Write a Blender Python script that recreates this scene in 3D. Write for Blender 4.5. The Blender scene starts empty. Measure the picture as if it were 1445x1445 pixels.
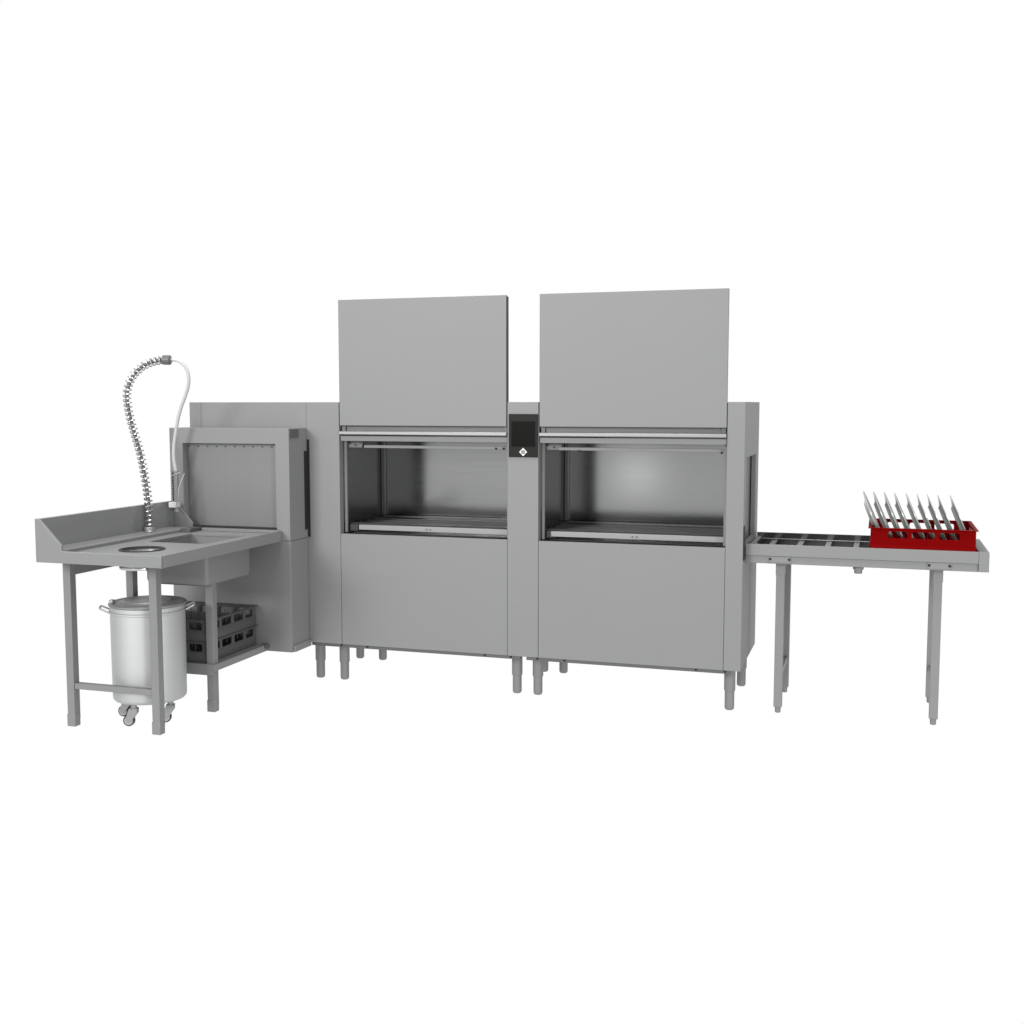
import bpy, bmesh, math, random
from mathutils import Vector, Matrix
from mathutils.geometry import tessellate_polygon

random.seed(7)
PI = math.pi
scene = bpy.context.scene
COL = scene.collection

# ---------------------------------------------------------------- materials
def nodes_mat(name):
    m = bpy.data.materials.new(name)
    m.use_nodes = True
    nt = m.node_tree
    b = nt.nodes['Principled BSDF']
    return m, nt, b

def steel(name, base, rough, metallic, scale=(4, 4, 260), var=0.06, rvar=0.08, bump=0.0, coat=0.0):
    """Brushed stainless steel: object-space noise stretched along the grain."""
    m, nt, b = nodes_mat(name)
    tc = nt.nodes.new('ShaderNodeTexCoord')
    mp = nt.nodes.new('ShaderNodeMapping')
    mp.inputs['Scale'].default_value = scale
    nz = nt.nodes.new('ShaderNodeTexNoise')
    nz.inputs['Scale'].default_value = 1.0
    nz.inputs['Detail'].default_value = 3.0
    nt.links.new(tc.outputs['Object'], mp.inputs['Vector'])
    nt.links.new(mp.outputs['Vector'], nz.inputs['Vector'])
    big = nt.nodes.new('ShaderNodeTexNoise')
    big.inputs['Scale'].default_value = 2.3
    big.inputs['Detail'].default_value = 2.0
    nt.links.new(tc.outputs['Object'], big.inputs['Vector'])
    mx = nt.nodes.new('ShaderNodeMath'); mx.operation = 'MULTIPLY_ADD'
    nt.links.new(big.outputs['Fac'], mx.inputs[0]); mx.inputs[1].default_value = 0.6
    nt.links.new(nz.outputs['Fac'], mx.inputs[2])
    r1 = nt.nodes.new('ShaderNodeMapRange')
    r1.inputs['From Min'].default_value = 0.4; r1.inputs['From Max'].default_value = 1.2
    r1.inputs['To Min'].default_value = base * (1 - var); r1.inputs['To Max'].default_value = base * (1 + var)
    nt.links.new(mx.outputs[0], r1.inputs['Value'])
    cmb = nt.nodes.new('ShaderNodeCombineColor')
    g = nt.nodes.new('ShaderNodeMath'); g.operation = 'MULTIPLY'; g.inputs[1].default_value = 1.01
    bl = nt.nodes.new('ShaderNodeMath'); bl.operation = 'MULTIPLY'; bl.inputs[1].default_value = 1.02
    nt.links.new(r1.outputs[0], cmb.inputs[0])
    nt.links.new(r1.outputs[0], g.inputs[0]); nt.links.new(g.outputs[0], cmb.inputs[1])
    nt.links.new(r1.outputs[0], bl.inputs[0]); nt.links.new(bl.outputs[0], cmb.inputs[2])
    nt.links.new(cmb.outputs[0], b.inputs['Base Color'])
    r2 = nt.nodes.new('ShaderNodeMapRange')
    r2.inputs['From Min'].default_value = 0.3; r2.inputs['From Max'].default_value = 0.7
    r2.inputs['To Min'].default_value = max(0.02, rough - rvar); r2.inputs['To Max'].default_value = rough + rvar
    nt.links.new(nz.outputs['Fac'], r2.inputs['Value'])
    nt.links.new(r2.outputs[0], b.inputs['Roughness'])
    b.inputs['Metallic'].default_value = metallic
    b.inputs['Specular IOR Level'].default_value = 0.25
    if bump:
        bp = nt.nodes.new('ShaderNodeBump'); bp.inputs['Strength'].default_value = bump
        bp.inputs['Distance'].default_value = 0.002
        nt.links.new(nz.outputs['Fac'], bp.inputs['Height'])
        nt.links.new(bp.outputs['Normal'], b.inputs['Normal'])
    return m

def plain(name, col, rough, metallic=0.0, spec=0.5, nscale=60.0, var=0.08):
    m, nt, b = nodes_mat(name)
    tc = nt.nodes.new('ShaderNodeTexCoord')
    nz = nt.nodes.new('ShaderNodeTexNoise')
    nz.inputs['Scale'].default_value = nscale; nz.inputs['Detail'].default_value = 3.0
    nt.links.new(tc.outputs['Object'], nz.inputs['Vector'])
    mix = nt.nodes.new('ShaderNodeMix'); mix.data_type = 'RGBA'
    mix.inputs['A'].default_value = tuple(c * (1 - var) for c in col) + (1,)
    mix.inputs['B'].default_value = tuple(min(1, c * (1 + var)) for c in col) + (1,)
    nt.links.new(nz.outputs['Fac'], mix.inputs['Factor'])
    nt.links.new(mix.outputs['Result'], b.inputs['Base Color'])
    b.inputs['Roughness'].default_value = rough
    b.inputs['Metallic'].default_value = metallic
    b.inputs['Specular IOR Level'].default_value = spec
    return m

STEEL = steel('brushed_steel', 0.158, 0.56, 0.15, scale=(3, 3, 70), var=0.025, rvar=0.02)
TOPSTEEL = steel('worktop_steel', 0.165, 0.50, 0.15, scale=(70, 3, 3), var=0.025, rvar=0.02)
INNER = steel('polished_inner_steel', 0.27, 0.15, 1.0, scale=(3, 3, 60), var=0.02, rvar=0.012)
DIM = steel('dull_steel', 0.10, 0.45, 0.5, var=0.03, rvar=0.03)
BRIGHT = steel('bright_steel', 0.22, 0.36, 0.4, var=0.03, rvar=0.03)
BINSTEEL = steel('spun_bin_steel', 0.42, 0.58, 0.85, scale=(2, 2, 30), var=0.02, rvar=0.01)
SPLASH = steel('splash_steel', 0.235, 0.34, 0.5, scale=(3, 3, 20), var=0.03, rvar=0.02)
SHADESTEEL = steel('shade_dark_steel', 0.030, 0.55, 0.1, var=0.1, rvar=0.05)  # shade of the bay floor put into the colour; also serves the curtain studs
SIDEWALL = steel('shaded_side_steel', 0.13, 0.22, 0.9, scale=(3, 3, 60), var=0.03, rvar=0.02)  # darker copy of the inner steel, with the bay's shade in its colour
CHUTE = steel('bright_chute_steel', 0.52, 0.33, 0.8, scale=(3, 3, 3), var=0.03, rvar=0.02)
CASTOR = steel('castor_zinc', 0.22, 0.45, 0.4, scale=(3, 3, 3), var=0.03, rvar=0.02)
BINLID = steel('bin_lid_steel', 0.20, 0.45, 0.5, scale=(3, 3, 3), var=0.03, rvar=0.02)
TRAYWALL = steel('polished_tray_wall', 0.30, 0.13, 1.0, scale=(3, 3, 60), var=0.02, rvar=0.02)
TRAY = steel('shaded_tray_steel', 0.075, 0.6, 0.1, var=0.05, rvar=0.04)  # shade between tray bars and along the conveyor put into the colour
CHROME = steel('spring_chrome', 0.47, 0.24, 1.0, var=0.03, rvar=0.03)
DARK = plain('dark_gap_rubber', (0.012, 0.012, 0.012), 0.7, spec=0.2)
CURTAIN = steel('brushed_curtain_sheet', 0.148, 0.40, 0.4, scale=(70, 70, 1.0), var=0.025, rvar=0.02)
EXITCURT = plain('dark_curtain_sheet', (0.085, 0.085, 0.085), 0.45, spec=0.3)
BEZEL = plain('control_bezel', (0.006, 0.006, 0.0048), 0.4, spec=0.12)
SCREEN = plain('dark_screen', (0.002, 0.002, 0.0018), 0.3, spec=0.06, var=0.02)
WHITE = plain('white_print', (0.46, 0.46, 0.46), 0.5, var=0.02)
BLACK = plain('black_print', (0.01, 0.01, 0.01), 0.5, var=0.02)
GREYPLASTIC = plain('grey_rack_plastic', (0.055, 0.055, 0.055), 0.5, spec=0.3, nscale=90)
REDPLASTIC = plain('red_rack_plastic', (0.112, 0.0002, 0.0005), 0.5, spec=0.02, nscale=90)
CERAMIC = plain('plate_ceramic', (0.24, 0.25, 0.24), 0.22, spec=0.5, nscale=30, var=0.04)
HOSE = plain('pale_hose', (0.37, 0.37, 0.38), 0.35, nscale=40, var=0.04)
GREYPL = plain('grey_grip_plastic', (0.15, 0.15, 0.152), 0.5)
DARKPL = plain('dark_grey_plastic', (0.075, 0.075, 0.077), 0.45)
BLOCKPL = plain('off_white_plastic', (0.42, 0.42, 0.42), 0.45)
LIGHTPL = plain('light_grey_plastic', (0.24, 0.24, 0.24), 0.45)
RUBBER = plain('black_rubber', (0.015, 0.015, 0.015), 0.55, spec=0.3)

# ---------------------------------------------------------------- mesh helpers
class MB:
    """Collects pieces, in world metres, for one mesh object."""
    def __init__(self):
        self.v = []; self.f = []; self.sm = []
    def add(self, vs, fs, smooth=False):
        n = len(self.v)
        self.v += [tuple(p) for p in vs]
        for f in fs:
            self.f.append(tuple(i + n for i in f)); self.sm.append(smooth)
        return self
    def box(self, x0, x1, y0, y1, z0, z1):
        vs = [(x0, y0, z0), (x1, y0, z0), (x1, y1, z0), (x0, y1, z0), (x0, y0, z1), (x1, y0, z1), (x1, y1, z1), (x0, y1, z1)]
        return self.add(vs, [(0, 3, 2, 1), (4, 5, 6, 7), (0, 1, 5, 4), (1, 2, 6, 5), (2, 3, 7, 6), (3, 0, 4, 7)])
    def prism(self, poly, axis, a, b, holes=()):
        """Polygon (2-D points) extruded along an axis: 'x' -> (y,z), 'y' -> (x,z), 'z' -> (x,y)."""
        def p3(q, t):
            return {'x': (t, q[0], q[1]), 'y': (q[0], t, q[1]), 'z': (q[0], q[1], t)}[axis]
        loops = [list(poly)] + [list(h) for h in holes]
        tris = tessellate_polygon([[Vector((q[0], q[1], 0)) for q in l] for l in loops])
        flat = [q for l in loops for q in l]
        n = len(flat)
        vs = [p3(q, a) for q in flat] + [p3(q, b) for q in flat]
        fs = [tuple(t) for t in tris] + [tuple(n + i for i in reversed(t)) for t in tris]
        base = 0
        for l in loops:
            k = len(l)
            for i in range(k):
                j = (i + 1) % k
                fs.append((base + i, base + j, n + base + j, n + base + i))
            base += k
        return self.add(vs, fs)
    def lathe(self, prof, cx, cy, n=48, closed=False, axis=None):
        """prof: (r, z) pairs turned about the vertical through (cx, cy)."""
        vs = []; fs = []
        for r, z in prof:
            for i in range(n):
                a = 2 * PI * i / n
                vs.append((cx + r * math.cos(a), cy + r * math.sin(a), z))
        m = len(prof)
        for j in range(m if closed else m - 1):
            for i in range(n):
                k = (i + 1) % n; jj = (j + 1) % m
                fs.append((j * n + i, j * n + k, jj * n + k, jj * n + i))
        if not closed:
            if prof[0][0] > 1e-6: fs.append(tuple(range(n - 1, -1, -1)))
            if prof[-1][0] > 1e-6: fs.append(tuple((m - 1) * n + i for i in range(n)))
        return self.add(vs, fs, True)
    def cyl(self, p, q, r, n=20, r2=None):
        return self.tube([p, q], r, n, r2=r2)
    def tube(self, pts, r, n=10, r2=None, cap=True):
        pts = [Vector(p) for p in pts]
        T = []
        for i in range(len(pts)):
            a = pts[max(i - 1, 0)]; b = pts[min(i + 1, len(pts) - 1)]
            T.append((b - a).normalized())
        u = T[0].orthogonal().normalized()
        vs = []; fs = []
        for i, p in enumerate(pts):
            u = (u - T[i] * u.dot(T[i])).normalized(); w = T[i].cross(u)
            rr = r if r2 is None else r + (r2 - r) * i / (len(pts) - 1)
            for k in range(n):
                a = 2 * PI * k / n
                vs.append(p + (u * math.cos(a) + w * math.sin(a)) * rr)
        m = len(pts)
        for j in range(m - 1):
            for k in range(n):
                l = (k + 1) % n
                fs.append((j * n + k, j * n + l, (j + 1) * n + l, (j + 1) * n + k))
        if cap:
            fs.append(tuple(range(n - 1, -1, -1))); fs.append(tuple((m - 1) * n + k for k in range(n)))
        return self.add(vs, fs, True)
    def loft(self, rings, cap0=True, cap1=True, smooth=True):
        n = len(rings[0]); vs = [p for r in rings for p in r]; fs = []
        for j in range(len(rings) - 1):
            for k in range(n):
                l = (k + 1) % n
                fs.append((j * n + k, j * n + l, (j + 1) * n + l, (j + 1) * n + k))
        if cap0: fs.append(tuple(range(n - 1, -1, -1)))
        if cap1: fs.append(tuple((len(rings) - 1) * n + k for k in range(n)))
        return self.add(vs, fs, smooth)

def rrect(x0, x1, y0, y1, z, r, n=5):
    out = []
    for cx, cy, a0 in ((x1 - r, y1 - r, 0), (x0 + r, y1 - r, 90), (x0 + r, y0 + r, 180), (x1 - r, y0 + r, 270)):
        for i in range(n + 1):
            a = math.radians(a0 + 90 * i / n)
            out.append((cx + r * math.cos(a), cy + r * math.sin(a), z))
    return out

def root_of(o):
    while o.parent: o = o.parent
    return o

def obj(name, mb, mat, parent=None, bevel=0.0015, label=None):
    off = Vector(root_of(parent).location) if parent else Vector((0, 0, 0))
    me = bpy.data.meshes.new(name)
    me.from_pydata([tuple(Vector(p) - off) for p in mb.v], [], mb.f)
    me.polygons.foreach_set('use_smooth', mb.sm)
    me.materials.append(mat)
    bm = bmesh.new(); bm.from_mesh(me)
    bmesh.ops.recalc_face_normals(bm, faces=bm.faces)
    bm.to_mesh(me); bm.free()
    me.set_sharp_from_angle(angle=math.radians(38))
    me.update()
    o = bpy.data.objects.new(name, me); COL.objects.link(o)
    if parent: o.parent = parent
    if bevel:
        md = o.modifiers.new('edge', 'BEVEL'); md.width = bevel; md.segments = 2
        md.limit_method = 'ANGLE'; md.angle_limit = math.radians(40)
    if label: o['label'] = label
    return o

def thing(name, label, cat, loc, group=None):
    o = bpy.data.objects.new(name, None); COL.objects.link(o)
    o.location = loc; o.empty_display_size = 0.1
    o['label'] = label; o['category'] = cat
    if group: o['group'] = group
    return o

def copy_thing(o, parent=None, loc=None):
    c = o.copy(); COL.objects.link(c)
    if parent: c.parent = parent
    if loc: c.location = loc
    for ch in list(o.children): copy_thing(ch, c)
    return c

def spline(pts, m):
    """Catmull-Rom through the points, m samples, about evenly spaced."""
    P = [Vector(p) for p in pts]; P = [2 * P[0] - P[1]] + P + [2 * P[-1] - P[-2]]
    fine = []
    for i in range(1, len(P) - 2):
        for k in range(20):
            t = k / 20
            a, b, c, d = P[i - 1], P[i], P[i + 1], P[i + 2]
            fine.append(0.5 * (2 * b + (c - a) * t + (2 * a - 5 * b + 4 * c - d) * t * t + (3 * b - 3 * c + d - a) * t ** 3))
    fine.append(P[-2])
    L = [0]
    for a, b in zip(fine, fine[1:]): L.append(L[-1] + (b - a).length)
    out = []; j = 0
    for k in range(m):
        s = L[-1] * k / (m - 1)
        while j < len(L) - 2 and L[j + 1] < s: j += 1
        t = (s - L[j]) / max(L[j + 1] - L[j], 1e-9)
        out.append(fine[j].lerp(fine[j + 1], min(t, 1)))
    return out, L[-1]

# ================================================================ conveyor dishwasher
H, D = 1.5, 0.655
ZB, ZO = 0.2215, 0.811           # lower edge of the cladding, lip of the openings
XF0, XF1, XL, XC1, XC2, XRC = -2.984, -2.278, -2.089, -1.1655, -1.005, -0.082

mach = thing('conveyor_dishwasher', 'long steel conveyor dishwasher with two raised hood doors and a dark control panel', 'dishwasher', (-1.3, 0.33, 0))

# posts and cladding (front faces at y = 0)
obj('corner_post', MB().box(XF0, -2.9145, 0, 0.03, ZB, H), STEEL, mach)
obj('rear_front_panel', MB().box(-2.913, XF1 - 0.001, 0, 0.03, ZB, H), STEEL, mach)
obj('front_post', MB().box(XF1, XL, 0, 0.045, ZB, H), STEEL, mach)
cpost = obj('front_post', MB().box(XC1, XC2, 0, 0.045, ZB, H), STEEL, mach)
obj('front_post', MB().box(XRC, 0.0, 0, 0.045, ZB, H), STEEL, mach)
for xa, xb in ((XL + 0.0015, XC1 - 0.0015), (XC2 + 0.0015, XRC - 0.0015)):
    obj('lower_front_panel', MB().box(xa, xb, 0.001, 0.028, ZB, ZO), STEEL, mach)
# right end panel with the exit opening
hole = [(0.074, 0.822), (0.524, 0.822), (0.524, 1.237), (0.074, 1.237)]
endp = obj('end_panel', MB().prism([(0.046, 0.228), (D, 0.228), (D, H), (0.046, H)], 'x', -0.022, -0.0005, [hole]), STEEL, mach, bevel=0)
obj('exit_curtain', MB().box(-0.0345, -0.031, 0.06, 0.283, 0.80, 1.26), EXITCURT, endp, bevel=0)
obj('exit_curtain', MB().box(-0.0305, -0.027, 0.296, 0.54, 0.80, 1.26), EXITCURT, endp, bevel=0)
obj('curtain_rod', MB().box(-0.036, -0.024, 0.284, 0.295, 0.80, 1.26), STEEL, endp, bevel=0)
obj('edge_strip', MB().box(0.0, 0.004, 0.012, 0.058, 0.753, 0.915), RUBBER, endp, bevel=0.001)  # near-black strip on the end face beside the table rail
# the rest of the casing
obj('side_panel', MB().box(XF0, XF0 + 0.02, 0.031, D, ZB, H), STEEL, mach)
obj('rear_panel', MB().box(XF0 + 0.021, -0.023, D - 0.02, D, ZB, H - 0.004), STEEL, mach)
obj('roof_panel', MB().box(XF0 + 0.021, -0.023, 0.047, D - 0.021, H - 0.02, H - 0.003), STEEL, mach)
obj('floor_pan', MB().box(XF0 + 0.021, -0.023, 0.047, D - 0.021, ZB + 0.004, ZB + 0.02), DIM, mach)

# dark strips beside the entry hood
obj('gap_seal', MB().box(XF1 + 0.002, -2.262, -0.003, 0.0, 0.79, 1.305), DARK, mach, bevel=0.0005)

def bolt(x, y, z, parent, r=0.0055, mat=None):
    return obj('bolt', MB().cyl((x, y, z), (x, y + 0.006, z), r, 12), mat or DARK, parent, bevel=0)

# plinth strips with their bolts
for xa, xb, bl in ((-2.272, -1.103, (-2.096, -1.946, -1.291, -1.152)), (-1.07, -0.045, (-1.012, -0.87, -0.214, -0.075))):
    pl = obj('plinth_strip', MB().box(xa, xb, 0.012, 0.05, 0.203, ZB - 0.0015), DIM, mach)
    for x in bl: bolt(x, 0.0085, 0.2145, pl)

# legs
for y in (0.133, 0.637):
    for x in (-2.284, -2.139, -1.1555, -1.0435, -0.066):
        lg = obj('leg', MB().lathe([(0.0, 0.0), (0.017, 0.0), (0.0225, 0.006), (0.0235, 0.012), (0.0235, 0.093), (0.0265, 0.0955), (0.0275, 0.10), (0.0275, 0.203)], x, y, 28), STEEL, mach, bevel=0)

# two washing bays
for bi, (xa, xb) in enumerate(((XL, XC1), (XC2, XRC))):
    ia, ib = xa - 0.022, xb + 0.028                 # inner walls stand behind the posts
    yb = 0.60
    obj('bay_back_wall', MB().box(ia, ib, yb, yb + 0.01, 0.78, 1.34), INNER, mach, bevel=0)
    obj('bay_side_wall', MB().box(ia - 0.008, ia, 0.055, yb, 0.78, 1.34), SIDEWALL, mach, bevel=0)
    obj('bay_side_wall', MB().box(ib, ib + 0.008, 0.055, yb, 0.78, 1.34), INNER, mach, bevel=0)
    obj('bay_ceiling', MB().box(ia, ib, 0.055, yb, 1.34, 1.35), INNER, mach, bevel=0)
    obj('bay_floor', MB().box(ia, ib, 0.030, yb, 0.765, 0.78), SHADESTEEL, mach, bevel=0)
    # upright channels in the far corners, coved corners
    obj('corner_channel', MB().box(ia + 0.002, ia + 0.022, yb - 0.026, yb - 0.002, 0.86, 1.338), DIM, mach)
    obj('corner_channel', MB().box(ib - 0.022, ib - 0.002, yb - 0.026, yb - 0.002, 0.86, 1.338), DIM, mach)
    # door tracks beside the opening
    obj('door_track', MB().box(xa + 0.004, xa + 0.018, 0.047, 0.062, 0.815, 1.30), STEEL, mach)
    obj('door_track', MB().box(xb - 0.016, xb - 0.003, 0.040, 0.055, 0.815, 1.30), STEEL, mach)
    # header above the opening
    obj('header_strip', MB().box(xa + 0.003, xb - 0.003, 0.012, 0.04, 1.2985, 1.3255), STEEL, mach)
    obj('header_recess', MB().box(xa + 0.003, xb - 0.003, 0.028, 0.05, 1.3275, 1.40), DIM, mach)
    hr = obj('header_rail', MB().box(xa + (0.118 if bi == 0 else 0.09), xb - 0.004, 0.05, 0.066, 1.262, 1.277), STEEL, mach)
    br = obj('track_bracket', MB().box(xa + 0.02, xa + 0.10, 0.07, 0.11, 1.262, 1.297), DIM, mach)
    bolt(xa + 0.026, 0.062, 1.288, br, 0.006); bolt(xa + 0.062, 0.062, 1.276, br, 0.0035)
    for dx in ((0.075, 0.035) if bi == 0 else (0.03, 0.725)):
        bolt(xb - dx, 0.044, 1.266 if bi == 0 else 1.259, hr, 0.0055)
    # conveyor in the bay
    cr = obj('conveyor_rail', MB().box(xa + 0.078 if bi == 0 else xa + 0.048, xb - 0.003 + (0 if bi else 0.0), 0.062, 0.08, 0.829, 0.856), BRIGHT, mach)
    for dx in (0.46, 0.438): bolt(xb - dx, 0.0585, 0.842, cr, 0.0034)
    obj('rail_bracket', MB().box(xa + 0.022, xa + 0.07, 0.07, 0.088, 0.822, 0.856), SHADESTEEL, mach)
    obj('conveyor_rail', MB().box(ia + 0.03, ib - 0.03, 0.545, 0.556, 0.850, 0.860), DIM, mach)
    obj('rail_lip', MB().box(ia + 0.01, ib - 0.01, 0.084, 0.100, 0.858, 0.864), SHADESTEEL, mach)
    for k, y in enumerate((0.16, 0.26, 0.36, 0.46)):
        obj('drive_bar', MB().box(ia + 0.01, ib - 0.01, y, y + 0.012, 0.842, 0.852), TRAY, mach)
    obj('sump_cover', MB().box(ia + 0.002, ib - 0.002, 0.10, 0.59, 0.806, 0.812), SHADESTEEL, mach, bevel=0)
    obj('sill_strip', MB().box(xa + 0.024, xb - 0.004, 0.033, 0.045, 0.79, 0.806), SHADESTEEL, mach)
    # raised hood door
    dr = obj('hood_door', MB().box(xa + 0.006, xb - (0.003 if bi else 0.005), -0.004, 0.018, 1.379, 2.0245), STEEL, mach, bevel=0.002)
    obj('handle_rail', MB().box(xa + 0.004, xb - 0.0025, -0.014, 0.02, 1.3325, 1.3495), BRIGHT, dr, bevel=0.003)
    obj('door_runner', MB().box(xa + 0.008, xa + 0.03, 0.019, 0.027, 1.345, 1.98), DIM, dr)
    obj('door_runner', MB().box(xb - 0.03, xb - 0.007, 0.019, 0.027, 1.345, 1.98), DIM, dr)
    if bi == 0:
        obj('door_edge', MB().box(xb - 0.0045, xb - 0.001, 0.002, 0.024, 1.38, 2.018), RUBBER, dr, bevel=0.0005)

# control panel on the centre post
cp = obj('control_panel', MB().box(-1.157, -1.006, -0.006, -0.0002, 1.2275, 1.441), BEZEL, mach, bevel=0.002)
obj('screen', MB().box(-1.1425, -1.0205, -0.0075, -0.0061, 1.280, 1.405), SCREEN, cp, bevel=0)
cx, cz, s = -1.0815, 1.2535, 0.0205
obj('emblem', MB().prism([(cx - s, cz), (cx, cz - s), (cx + s, cz), (cx, cz + s)], 'y', -0.0076, -0.0061), WHITE, cp, bevel=0)
k = 0.0098
em = MB().prism([(cx - k, cz - 0.0078), (cx + k, cz - 0.0078), (cx + k, cz - 0.0020), (cx - k, cz - 0.0020)], 'y', -0.0086, -0.0077)
em.prism([(cx - k, cz + 0.0012), (cx + k, cz + 0.0012), (cx + k, cz + 0.0066), (cx + 0.0045, cz + 0.0088), (cx + 0.0012, cz + 0.0052), (cx, cz + 0.0074),
          (cx - 0.0012, cz + 0.0052), (cx - 0.0045, cz + 0.0088), (cx - k, cz + 0.0066)], 'y', -0.0086, -0.0077)
obj('emblem_mark', em, BLACK, cp, bevel=0)

# entry hood (deep frame round the loading opening)
yf = -0.194
oz0, oz1, ox0, ox1 = 0.845, 1.2855, -2.905, -2.357
eh = obj('entry_hood', MB().prism([(XF0, 0.7865), (XF1, 0.7865), (XF1, 1.3655), (XF0, 1.3655)], 'y', yf, -0.004,
                                  [[(ox0, oz0), (ox1, oz0), (ox1, oz1), (ox0, oz1)]]), STEEL, mach, bevel=0.002)
obj('hood_base', MB().box(XF0, XF1, yf, -0.004, 0.2035, 0.7845), STEEL, eh, bevel=0.002)
obj('base_flange', MB().box(XF1 + 0.0002, XF1 + 0.014, yf + 0.01, -0.006, 0.205, 0.236), STEEL, eh)
obj('side_seal', MB().box(XF1 + 0.0002, XF1 + 0.002, -0.034, -0.006, 0.83, 1.245), RUBBER, eh, bevel=0)
obj('side_cover', MB().box(XF1 + 0.0002, XF1 + 0.004, yf + 0.006, -0.09, 1.318, 1.362), DIM, eh)
cu = obj('entry_curtain', MB().box(ox0 + 0.001, ox1 - 0.001, -0.150, -0.144, oz0 + 0.001, oz1 - 0.001), CURTAIN, eh, bevel=0)
for i in range(10):
    bolt(-2.890 + i * 0.0545, -0.1545, 1.2685, cu, 0.0032, SHADESTEEL)
obj('sill_gap_strip', MB().box(ox0 + 0.02, ox1 + 0.004, -0.206, -0.156, oz0 + 0.0012, oz0 + 0.0055), DARK, eh)  # black strip put in for the shade of the gap above the rim

# ================================================================ sorting table (left)
tb = thing('sorting_table', 'steel sorting table with splashback, sink and round waste hole in front of the entry hood', 'work table', (-2.65, -0.72, 0))
TX0, TX1, TY0, TY1, TZ = -2.98, -2.328, -1.24, -0.200, 0.827
wc, wr = (-2.599, -0.996), 0.099
circ = [(wc[0] + wr * math.cos(2 * PI * i / 48), wc[1] + wr * math.sin(2 * PI * i / 48)) for i in range(48)]
sx0, sx1, sy0, sy1 = -2.760, -2.440, -0.722, -0.345
sink_hole = [(p[0], p[1]) for p in rrect(sx0, sx1, sy0, sy1, 0, 0.018)]
AZ = 0.8395
obj('worktop', MB().prism([(-2.8455, TY0 + 0.012), (TX1 - 0.003, TY0 + 0.012), (TX1 - 0.003, TY1), (-2.8455, TY1)], 'z', TZ - 0.012, TZ, [circ, sink_hole]), TOPSTEEL, tb, bevel=0.001)
obj('back_ledge', MB().prism([(-2.957, 0.80), (-2.846, 0.80), (-2.846, 0.841), (-2.849, 0.8435), (-2.957, 0.846)], 'y', TY0 + 0.012, TY1), TOPSTEEL, tb)
obj('splashback', MB().box(TX0, -2.958, TY0 + 0.001, TY1, 0.785, 0.98), SPLASH, tb)
endprof = [(TX0, 0.785), (TX1, 0.785), (TX1, AZ), (-2.842, AZ), (-2.842, 0.8655), (-2.957, 0.9805), (TX0, 0.9805)]
obj('front_apron', MB().prism(endprof, 'y', TY0 - 0.002, TY0 + 0.0115), STEEL, tb, bevel=0.003)
obj('end_plate', MB().prism([(-2.957, 0.8465), (-2.846, 0.842), (-2.846, 0.868), (-2.925, 0.952), (-2.957, 0.952)], 'y', TY1 - 0.01, TY1 - 0.001), STEEL, tb)
obj('side_apron', MB().box(TX1 - 0.0025, TX1 + 0.004, TY0 + 0.0118, TY1 - 0.004, 0.785, AZ), STEEL, tb, bevel=0.002)
obj('rim_bar', MB().box(-2.785, TX1 - 0.006, TY1 - 0.022, TY1 - 0.002, TZ + 0.0005, 0.8425), STEEL, tb)
obj('rack_guide', MB().box(-2.843, -2.790, -0.320, -0.212, TZ + 0.0005, 0.8475), DIM, tb)
obj('long_beam', MB().box(-2.945, -2.925, -1.055, -0.70, 0.705, 0.797), STEEL, tb)
# sink basin
bs = MB()
zt = TZ - 0.0125
outer = [rrect(sx0 - 0.012, sx1 + 0.012, sy0 - 0.012, sy1 + 0.012, z, 0.02) for z in (zt, 0.645)]
outer.append(rrect(sx0 - 0.007, sx1 + 0.007, sy0 - 0.007, sy1 + 0.007, 0.630, 0.02))
outer.append(rrect(sx0 + 0.006, sx1 - 0.006, sy0 + 0.006, sy1 - 0.006, 0.622, 0.02))
outer.append(rrect(sx0 + 0.03, sx1 - 0.03, sy0 + 0.03, sy1 - 0.03, 0.620, 0.02))
inner = [rrect(sx0 + 0.03, sx1 - 0.03, sy0 + 0.03, sy1 - 0.03, 0.630, 0.02), rrect(sx0 + 0.012, sx1 - 0.012, sy0 + 0.012, sy1 - 0.012, 0.634, 0.02),
         rrect(sx0 + 0.001, sx1 - 0.001, sy0 + 0.001, sy1 - 0.001, 0.655, 0.02), rrect(sx0 - 0.001, sx1 + 0.001, sy0 - 0.001, sy1 + 0.001, zt, 0.02)]
bs.loft(outer, cap0=False); bs.loft(inner, cap1=False)
n = len(outer[0]); bs.add(outer[0] + inner[-1], [(i, (i + 1) % n, n + (i + 1) % n, n + i) for i in range(n)])
obj('sink_basin', bs, STEEL, tb, bevel=0)
# waste hole: rubber ring and chute below
wh = obj('waste_chute', MB().lathe([(wr + 0.004, TZ - 0.0125), (wr + 0.002, 0.79), (wr - 0.004, 0.757), (wr + 0.001, 0.755), (wr + 0.003, 0.749), (wr + 0.001, 0.743), (wr - 0.008, 0.743), (wr - 0.007, 0.757), (wr - 0.001, 0.79), (wr + 0.001, TZ - 0.0125)], wc[0], wc[1], 56, closed=True), CHUTE, tb, bevel=0)
ring = [(wr - 0.0035 + 0.0078 * math.cos(a), TZ + 0.001 + 0.005 * math.sin(a)) for a in [2 * PI * i / 12 for i in range(12)]]
obj('rubber_ring', MB().lathe(ring, wc[0], wc[1], 64, closed=True), RUBBER, wh, bevel=0)
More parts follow.
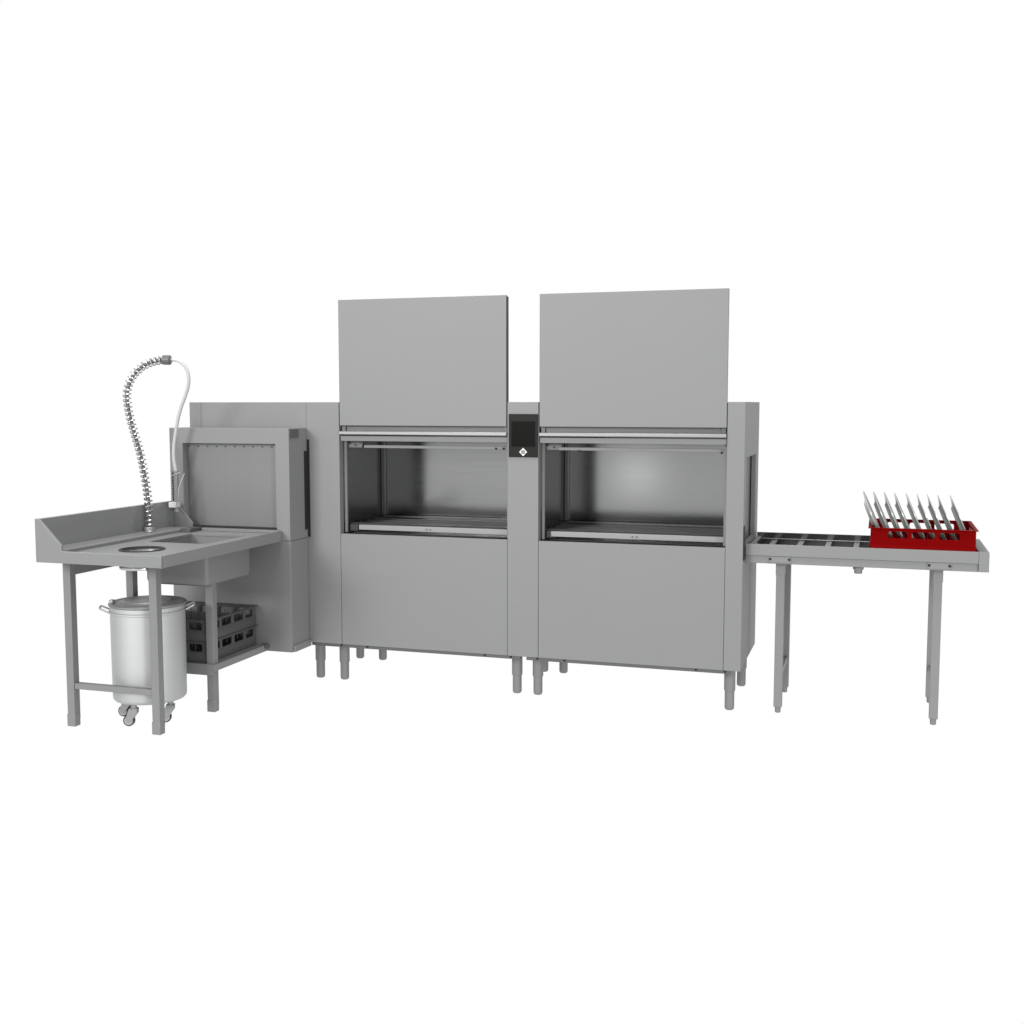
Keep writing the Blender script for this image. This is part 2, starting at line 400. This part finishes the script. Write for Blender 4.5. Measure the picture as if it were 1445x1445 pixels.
# legs with feet
for (lx, ly) in ((-2.936, -1.079), (-2.478, -1.079), (-2.457, -0.662), (-2.919, -0.640)):
    lg = obj('leg', MB().box(lx - 0.020, lx + 0.020, ly - 0.020, ly + 0.020, 0.03, 0.784), STEEL, tb, bevel=0.002)
    obj('foot', MB().box(lx - 0.0225, lx + 0.0215, ly - 0.0225, ly + 0.017, 0.0, 0.058), STEEL, lg, bevel=0.003)
obj('cross_bar', MB().box(-2.9155, -2.4985, -1.094, -1.066, 0.177, 0.205), STEEL, tb, bevel=0.002)
# low shelf between rear legs and the entry hood
sh = obj('low_shelf', MB().box(-2.935, -2.437, -0.680, -0.197, 0.2255, 0.2355), STEEL, tb)
obj('shelf_lip', MB().box(-2.935, -2.437, -0.6945, -0.6805, 0.183, 0.2375), STEEL, sh)
obj('shelf_lip', MB().box(-2.4365, -2.424, -0.6945, -0.197, 0.2045, 0.2375), STEEL, sh)
obj('shelf_tab', MB().box(-2.4235, -2.408, -0.225, -0.200, 0.2225, 0.2455), DIM, sh)

# ================================================================ waste bin on castors
bc = (-2.660, -0.880)
bn = thing('waste_bin', 'round shiny steel waste bin with lid, two side handles and castors under the sorting table', 'waste bin', (bc[0], bc[1], 0))
R = 0.170
obj('bin_body', MB().lathe([(0.0, 0.106), (R - 0.02, 0.106), (R - 0.010, 0.109), (R - 0.003, 0.118), (R - 0.002, 0.126), (R - 0.001, 0.30), (R, 0.520), (R + 0.0045, 0.523), (R + 0.0045, 0.530), (R, 0.533), (R + 0.0005, 0.552)], bc[0], bc[1], 96), BINSTEEL, bn, bevel=0)
obj('bin_lid', MB().lathe([(R + 0.003, 0.5535), (R + 0.0065, 0.556), (R + 0.0065, 0.563), (R + 0.002, 0.567), (R - 0.012, 0.568), (R - 0.018, 0.5655), (0.115, 0.570), (0.108, 0.576), (0.0, 0.579)], bc[0], bc[1], 96), BINLID, bn, bevel=0)
ax = Vector((0.83, 0.56, 0)).normalized()
tn = Vector((-ax.y, ax.x, 0))
for sgn in (-1, 1):
    o0 = Vector((bc[0], bc[1], 0)) + ax * sgn * (R + 0.001)
    pts = [o0 + tn * -0.05 + Vector((0, 0, 0.528)), o0 + ax * sgn * 0.036 + tn * -0.044 + Vector((0, 0, 0.546)), o0 + ax * sgn * 0.041 + tn * -0.03 + Vector((0, 0, 0.548)),
           o0 + ax * sgn * 0.041 + tn * 0.03 + Vector((0, 0, 0.548)), o0 + ax * sgn * 0.036 + tn * 0.044 + Vector((0, 0, 0.546)), o0 + tn * 0.05 + Vector((0, 0, 0.528))]
    obj('handle', MB().tube(pts, 0.0045, 10), BINSTEEL, bn, bevel=0)
hp = Vector((bc[0], bc[1], 0)) - ax * (R - 0.008) + tn * 0.01
obj('lid_hinge', MB().box(hp.x - 0.006, hp.x + 0.014, hp.y - 0.012, hp.y + 0.012, 0.562, 0.580), BINSTEEL, bn)
for (px, py, ang) in ((-2.665, -1.000, 200), (-2.541, -0.892, 205), (-2.790, -0.872, 185), (-2.670, -0.765, 190)):
    d = Vector((math.cos(math.radians(ang)), math.sin(math.radians(ang)), 0)); w = Vector((-d.y, d.x, 0))
    wcn = Vector((px, py, 0.0265)) + d * 0.024
    fk = MB().lathe([(0.0, 0.084), (0.013, 0.084), (0.013, 0.105), (0.0, 0.105)], px, py, 20)
    p0 = Vector((px, py, 0))
    for sg in (-1, 1):
        q = []
        for (t, z) in ((-0.018, 0.084), (0.020, 0.084), (0.038, 0.034), (0.032, 0.018), (0.016, 0.018), (-0.016, 0.062)):
            q.append((t, z))
        a = [p0 + d * t + w * sg * 0.0165 + Vector((0, 0, z)) for t, z in q]
        b = [p0 + d * t + w * sg * 0.0145 + Vector((0, 0, z)) for t, z in q]
        m_ = len(q)
        fk.add(a + b, [tuple(range(m_)), tuple(range(2 * m_ - 1, m_ - 1, -1))] + [(i, (i + 1) % m_, m_ + (i + 1) % m_, m_ + i) for i in range(m_)])
    t0 = [p0 + d * u + w * v + Vector((0, 0, z)) for z in (0.082, 0.085) for u, v in ((-0.018, -0.0165), (0.020, -0.0165), (0.020, 0.0165), (-0.018, 0.0165))]
    fk.add(t0, [(0, 3, 2, 1), (4, 5, 6, 7), (0, 1, 5, 4), (1, 2, 6, 5), (2, 3, 7, 6), (3, 0, 4, 7)])
    co = obj('castor', fk, CASTOR, bn, bevel=0)
    obj('tyre', MB().cyl(wcn - w * 0.011, wcn + w * 0.011, 0.0265, 32), RUBBER, co, bevel=0.003)
    obj('wheel_hub', MB().cyl(wcn - w * 0.0135, wcn + w * 0.0135, 0.0205, 28), LIGHTPL, co, bevel=0.002)

# ================================================================ dish racks
def rack_parts(root, x0, y0, z0, W, Hh, mat, wz0, wz1, wins, pegs=True):
    t = 0.006
    def wall(axis, a, b, lo, hi):
        u0, u1 = lo, hi
        holes = []
        for (p, q) in wins:
            c = 0.006
            holes.append([(u0 + p + c, z0 + wz0), (u0 + q - c, z0 + wz0), (u0 + q, z0 + wz0 + c), (u0 + q, z0 + wz1 - c), (u0 + q - c, z0 + wz1), (u0 + p + c, z0 + wz1), (u0 + p, z0 + wz1 - c), (u0 + p, z0 + wz0 + c)])
        return MB().prism([(u0, z0 + 0.048), (u1, z0 + 0.048), (u1, z0 + Hh - 0.004), (u0, z0 + Hh - 0.004)], axis, a, b, holes)
    x1, y1 = x0 + W, y0 + W
    e = 0.0002
    obj('rack_wall', wall('y', y0, y0 + t, x0, x1), mat, root, bevel=0.001)
    obj('rack_wall', wall('y', y1 - t, y1, x0, x1), mat, root, bevel=0.001)
    obj('rack_wall', wall('x', x0, x0 + t, y0 + t + e, y1 - t - e), mat, root, bevel=0.001)
    obj('rack_wall', wall('x', x1 - t, x1, y0 + t + e, y1 - t - e), mat, root, bevel=0.001)
    # rim: a flange standing out all round
    rm = MB(); o_ = 0.010
    rm.prism([(x0 - o_, y0 - o_), (x1 + o_, y0 - o_), (x1 + o_, y1 + o_), (x0 - o_, y1 + o_)], 'z', z0 + Hh - 0.0038, z0 + Hh,
             [[(x0 + t, y0 + t), (x1 - t, y0 + t), (x1 - t, y1 - t), (x0 + t, y1 - t)]])
    obj('rack_rim', rm, mat, root, bevel=0.0012)
    # lower band, slightly wider, swelling outward
    lo = MB(); g = 0.005
    rings = [rrect(x0 - g * 0.6, x1 + g * 0.6, y0 - g * 0.6, y1 + g * 0.6, z0, 0.012), rrect(x0 - g, x1 + g, y0 - g, y1 + g, z0 + 0.006, 0.014),
             rrect(x0 - g, x1 + g, y0 - g, y1 + g, z0 + 0.036, 0.014), rrect(x0 - 0.0005, x1 + 0.0005, y0 - 0.0005, y1 + 0.0005, z0 + 0.0485, 0.010),
             rrect(x0 + t, x1 - t, y0 + t, y1 - t, z0 + 0.0485, 0.006), rrect(x0 + t, x1 - t, y0 + t, y1 - t, z0, 0.006)]
    lo.loft(rings + [rings[0]], cap0=False, cap1=False)
    obj('rack_band', lo, mat, root, bevel=0)
    # grid floor
    gb = MB(); ns = 9
    for i in range(ns + 1):
        u = t + 0.001 + (W - 2 * t - 0.008) * i / ns
        gb.box(x0 + u, x0 + u + 0.006, y0 + t, y1 - t, z0 + 0.004, z0 + 0.012)
        gb.box(x0 + t, x1 - t, y0 + u, y0 + u + 0.006, z0 + 0.0122, z0 + 0.018)
    obj('rack_grid', gb, mat, root, bevel=0)
    if pegs:
        off = root.location
        me = None
        for i in range(1, 9):
            for j in range(1, 9):
                if me is None:
                    p = obj('peg', MB().cyl((off.x, off.y, off.z), (off.x, off.y, off.z + 0.067), 0.004, 8, r2=0.0022), mat, root, bevel=0)
                    me = p.data
                else:
                    p = bpy.data.objects.new('peg', me); COL.objects.link(p); p.parent = root
                p.location = (x0 + W * i / 9 - off.x, y0 + W * j / 9 - off.y, z0 + 0.0182 - off.z)

WINS = [(0.077, 0.163), (0.181, 0.279), (0.297, 0.386)]
# red rack on the unloading table
rr = thing('plate_rack', 'red plastic dish rack full of plates at the end of the unloading table', 'dish rack', (0.80, 0.31, 0.797), 'dish racks')
rack_parts(rr, 0.571, 0.083, 0.797, 0.455, 0.125, REDPLASTIC, 0.079, 0.109, WINS)
# two grey racks on the low shelf
gw = [(0.03, 0.105), (0.125, 0.215), (0.240, 0.33), (0.35, 0.425)]
g1 = thing('plate_rack', 'grey plastic dish rack on the low shelf, lower of the stack of two', 'dish rack', (-2.705, -0.43, 0.236), 'dish racks')
rack_parts(g1, -2.937, -0.662, 0.236, 0.455, 0.104, GREYPLASTIC, 0.052, 0.090, gw)
g2 = copy_thing(g1, loc=(-2.705, -0.43, 0.3405))
g2['label'] = 'grey plastic dish rack stacked on top of the other grey one, open at the top'

# plates leaning in the red rack
def plate_mesh():
    prof_top = [(0.0, 0.004), (0.068, 0.004), (0.078, 0.007), (0.088, 0.0095), (0.129, 0.0135), (0.1305, 0.0148)]
    prof_bot = [(0.130, 0.0112), (0.094, 0.0042), (0.081, -0.0005), (0.076, -0.0065), (0.0725, -0.0065), (0.070, -0.0015), (0.0, -0.0005)]
    mb = MB().lathe([(a * 1.045, b) for a, b in prof_top + prof_bot], 0, 0, 64)
    return mb
names = ['first from the left', 'second plate from the left', 'third plate from the left', 'fourth plate from the left', 'middle plate, fifth from either end',
         'fourth plate from the right', 'third plate from the right', 'second plate from the right', 'last on the right near table end']
tops = [0.532, 0.578, 0.627, 0.674, 0.727, 0.776, 0.822, 0.868, 0.924]
first = None
TILT = math.radians(66.8)
nrm = Vector((math.sin(TILT), 0, math.cos(TILT)))
for i, x in enumerate(tops):
    if first is None:
        p = obj('dinner_plate', plate_mesh(), CERAMIC, None, bevel=0); first = p
    else:
        p = first.copy(); COL.objects.link(p)
    c = Vector((x + 0.0535, 0.31, 0.949 - 0.0015 * i)) - nrm * 0.0142
    p.location = c
    p.rotation_euler = (0, TILT, 0)
    p['label'] = 'pale plate tilted in red rack, ' + names[i]
    p['category'] = 'plate'; p['group'] = 'plates in the red rack'

# ================================================================ pre-rinse spray on the table ledge
sp = thing('rinse_spray', 'coiled spring rinse spray with white hose and hand grip on the sorting table', 'spray tap', (-2.9095, -0.498, 0.845))
obj('spray_base', MB().lathe([(0.0, 0.8455), (0.0255, 0.8455), (0.0265, 0.849), (0.0235, 0.852), (0.0225, 0.869), (0.020, 0.872), (0.009, 0.872)], -2.9095, -0.498, 40), BRIGHT, sp, bevel=0)
spts = [ (-2.9102, -0.4950, 0.8620), (-2.9161, -0.4869, 0.9187), (-2.9235, -0.4788, 0.9899), (-2.9373, -0.4708, 1.0611), (-2.9567, -0.4627, 1.1503), (-2.9804, -0.4546, 1.2396), (-3.0164, -0.4465, 1.3399), (-3.0486, -0.4385, 1.4332), (-3.0670, -0.4304, 1.5196), (-3.0635, -0.4223, 1.5809), (-3.0377, -0.4142, 1.6348), (-2.9913, -0.4062, 1.6776), (-2.9372, -0.3981, 1.7024), (-2.8796, -0.3900, 1.7127) ]
path, length = spline(spts, 1100)
obj('inner_hose', MB().tube(path[::12], 0.0095, 12), DARKPL, sp, bevel=0)
turns = 42; coil = []
u = Vector((1, 0, 0))
for i, p in enumerate(path):
    T = (path[min(i + 1, len(path) - 1)] - path[max(i - 1, 0)]).normalized()
    u = (u - T * u.dot(T)).normalized(); w = T.cross(u)
    a = 2 * PI * turns * i / (len(path) - 1) + 0.6
    coil.append(p + (u * math.cos(a) + w * math.sin(a)) * 0.0188)
obj('coil_spring', MB().tube(coil, 0.0038, 8), CHROME, sp, bevel=0)
hpts = [ (-2.8524, -0.3870, 1.7143), (-2.8381, -0.3774, 1.7145), (-2.8073, -0.3678, 1.7109), (-2.7810, -0.3582, 1.6931), (-2.7634, -0.3485, 1.6629), (-2.7613, -0.3389, 1.6237), (-2.7723, -0.3293, 1.5809), (-2.7990, -0.3197, 1.5270), (-2.8302, -0.3101, 1.4727), (-2.8575, -0.3005, 1.4107), (-2.8787, -0.2908, 1.3446), (-2.8982, -0.2812, 1.2706), (-2.9068, -0.2716, 1.2037), (-2.9045, -0.2620, 1.1403) ]
hpath, _ = spline(hpts, 120)
obj('white_hose', MB().tube(hpath, 0.0088, 14), HOSE, sp, bevel=0)
cdir = Vector((0.985, 0.16, -0.02)).normalized()
cc = Vector((-2.8539, -0.3880, 1.7125))
obj('hose_collar', MB().cyl(cc - cdir * 0.021, cc + cdir * 0.020, 0.0245, 28), DARKPL, sp, bevel=0.006)
# hand grip with trigger wire
gx, gy = -2.904, -0.262
prof = [(0.0, 1.146), (0.008, 1.146)]
z = 1.142
while z > 0.985:
    prof += [(0.0125, z), (0.0145, z - 0.006), (0.0125, z - 0.012)]; z -= 0.0135
prof += [(0.012, 0.98), (0.0, 0.98)]
gp = obj('hand_grip', MB().lathe(prof, gx, gy, 24), GREYPL, sp, bevel=0)
zz = MB()
zpts = [Vector((gx - 0.0145 + (0.0022 if k % 2 else -0.0022), gy - 0.006, 1.138 - 0.0075 * k)) for k in range(21)]
zz.tube(zpts, 0.0042, 8)
obj('rubber_strip', zz, RUBBER, gp, bevel=0)
obj('grip_block', MB().box(-2.9365, -2.8945, gy - 0.026, gy + 0.016, 0.951, 0.9795), BLOCKPL, sp, bevel=0.002)
obj('spray_nozzle', MB().lathe([(0.0, 0.950), (0.0125, 0.950), (0.0125, 0.938), (0.0145, 0.936), (0.0145, 0.929), (0.0, 0.929)], gx, gy, 28), GREYPL, sp, bevel=0)
obj('trigger_wire', MB().tube([(-2.886, gy - 0.012, 0.962), (-2.884, gy - 0.016, 1.0), (-2.879, gy - 0.018, 1.048), (-2.862, gy - 0.018, 1.09), (-2.840, gy - 0.018, 1.130)], 0.0022, 8), HOSE, sp, bevel=0)
obj('hook_wire', MB().tube([(-2.918, gy - 0.018, 1.117), (-2.893, gy - 0.022, 1.126), (-2.864, gy - 0.022, 1.136)], 0.0018, 8), HOSE, sp, bevel=0)

# ================================================================ unloading table (right)
ut = thing('unloading_table', 'narrow steel unloading table with open crossbars and slim legs at the exit end', 'table', (0.54, 0.34, 0))
RY0, RY1, RZ = 0.062, 0.618, 0.8285
obj('side_rail', MB().box(0.0062, 1.0385, RY0, RY0 + 0.012, 0.7735, RZ), STEEL, ut)
obj('side_rail', MB().box(0.0062, 1.0385, RY1 - 0.022, RY1 - 0.010, 0.738, RZ), TRAYWALL, ut, bevel=0)
obj('apron_bar', MB().box(0.0062, 1.0385, 0.070, 0.098, 0.7365, 0.773), STEEL, ut)
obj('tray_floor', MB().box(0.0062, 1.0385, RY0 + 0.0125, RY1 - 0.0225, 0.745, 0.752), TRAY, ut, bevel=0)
obj('end_cap', MB().box(1.039, 1.083, RY0 - 0.001, RY1 + 0.006, 0.7375, 0.8265), STEEL, ut, bevel=0.0015)
for k in range(8):
    x = 0.098 + 0.1355 * k
    if x < 1.03:
        obj('crossbar', MB().box(x - 0.0135, x + 0.0135, RY0 + 0.0125, RY1 - 0.0225, 0.781, 0.7905), STEEL, ut)
obj('guide_rod', MB().cyl((0.0065, RY1 - 0.0255, 0.7965), (1.038, RY1 - 0.0255, 0.7965), 0.0022, 10), BRIGHT, ut, bevel=0)
obj('end_lip', MB().box(0.0063, 0.030, RY0 + 0.0126, RY1 - 0.0226, 0.800, 0.808), STEEL, ut)
for x in (0.1645, 0.8735):
    for y in (0.150, 0.566):
        lg = obj('leg', MB().box(x - 0.0195, x + 0.0195, y - 0.0195, y + 0.0195, 0.030, 0.68), STEEL, ut, bevel=0.002)
        obj('leg_sleeve', MB().box(x - 0.0215, x + 0.0215, y - 0.0215, y + 0.0215, 0.674, 0.736), STEEL, lg, bevel=0.002)
        obj('foot', MB().lathe([(0.0, 0.0), (0.010, 0.0), (0.0135, 0.003), (0.0145, 0.030), (0.0, 0.030)], x, y, 24), STEEL, lg, bevel=0)
    bp = obj('leg_bracket', MB().box(x - 0.052, x + 0.053, 0.0655, 0.0695, 0.742, 0.7725), STEEL, ut)
    for dx in (-0.0435, 0.0445): bolt(x + dx, 0.0635, 0.7590, bp, 0.0062)
    obj('leg_brace', MB().box(x - 0.012, x + 0.012, 0.170, 0.546, 0.165, 0.195), STEEL, ut)
obj('drain', MB().lathe([(0.0, 0.700), (0.0165, 0.700), (0.0185, 0.703), (0.0185, 0.718), (0.0245, 0.720), (0.0245, 0.731), (0.022, 0.733), (0.022, 0.7365)], 0.521, 0.125, 28), STEEL, ut, bevel=0)

# ================================================================ studio light, white surround, camera
w = bpy.data.worlds.new('World'); scene.world = w; w.use_nodes = True
bg = w.node_tree.nodes['Background']
bg.inputs['Color'].default_value = (1, 1, 1, 1); bg.inputs['Strength'].default_value = 1.0

def area(name, loc, target, size, power):
    l = bpy.data.lights.new(name, 'AREA'); l.shape = 'RECTANGLE'; l.size, l.size_y = size
    l.energy = power; l.color = (1.0, 0.995, 0.985)
    o = bpy.data.objects.new(name, l); COL.objects.link(o)
    o.location = loc
    o.rotation_euler = (Vector(target) - Vector(loc)).to_track_quat('-Z', 'Y').to_euler()
    return o
area('studio_softbox', (-5.2, -11.0, 4.3), (-1.4, 0, 1.0), (3.4, 3.0), 1090)
area('studio_side_fill', (7.5, -9.0, 1.0), (-2.2, 0, 0.7), (2.2, 2.0), 700)
area('studio_spot', (-1.56, -4.0, 0.84), (-0.7, 0.6, 1.1), (0.36, 0.36), 0.45)
area('studio_overhead', (-1.3, -2.0, 8.5), (-1.3, -0.6, 0), (4.0, 3.0), 640)

cam = bpy.data.cameras.new('camera'); co = bpy.data.objects.new('camera', cam); COL.objects.link(co)
co.location = (0.602, -5.4637, 1.486)
co.rotation_euler = (PI / 2 - 0.0927, 0, 0.3089)
cam.sensor_width = 36; cam.lens = 1625.97 / 1445 * 36
cam.clip_start = 0.05; cam.clip_end = 200
scene.camera = co

vs = scene.view_settings
vs.view_transform = 'Standard'; vs.look = 'None'; vs.exposure = 0; vs.gamma = 1; vs.use_curve_mapping = False
scene.render.engine = 'CYCLES'
scene.cycles.max_bounces = 8
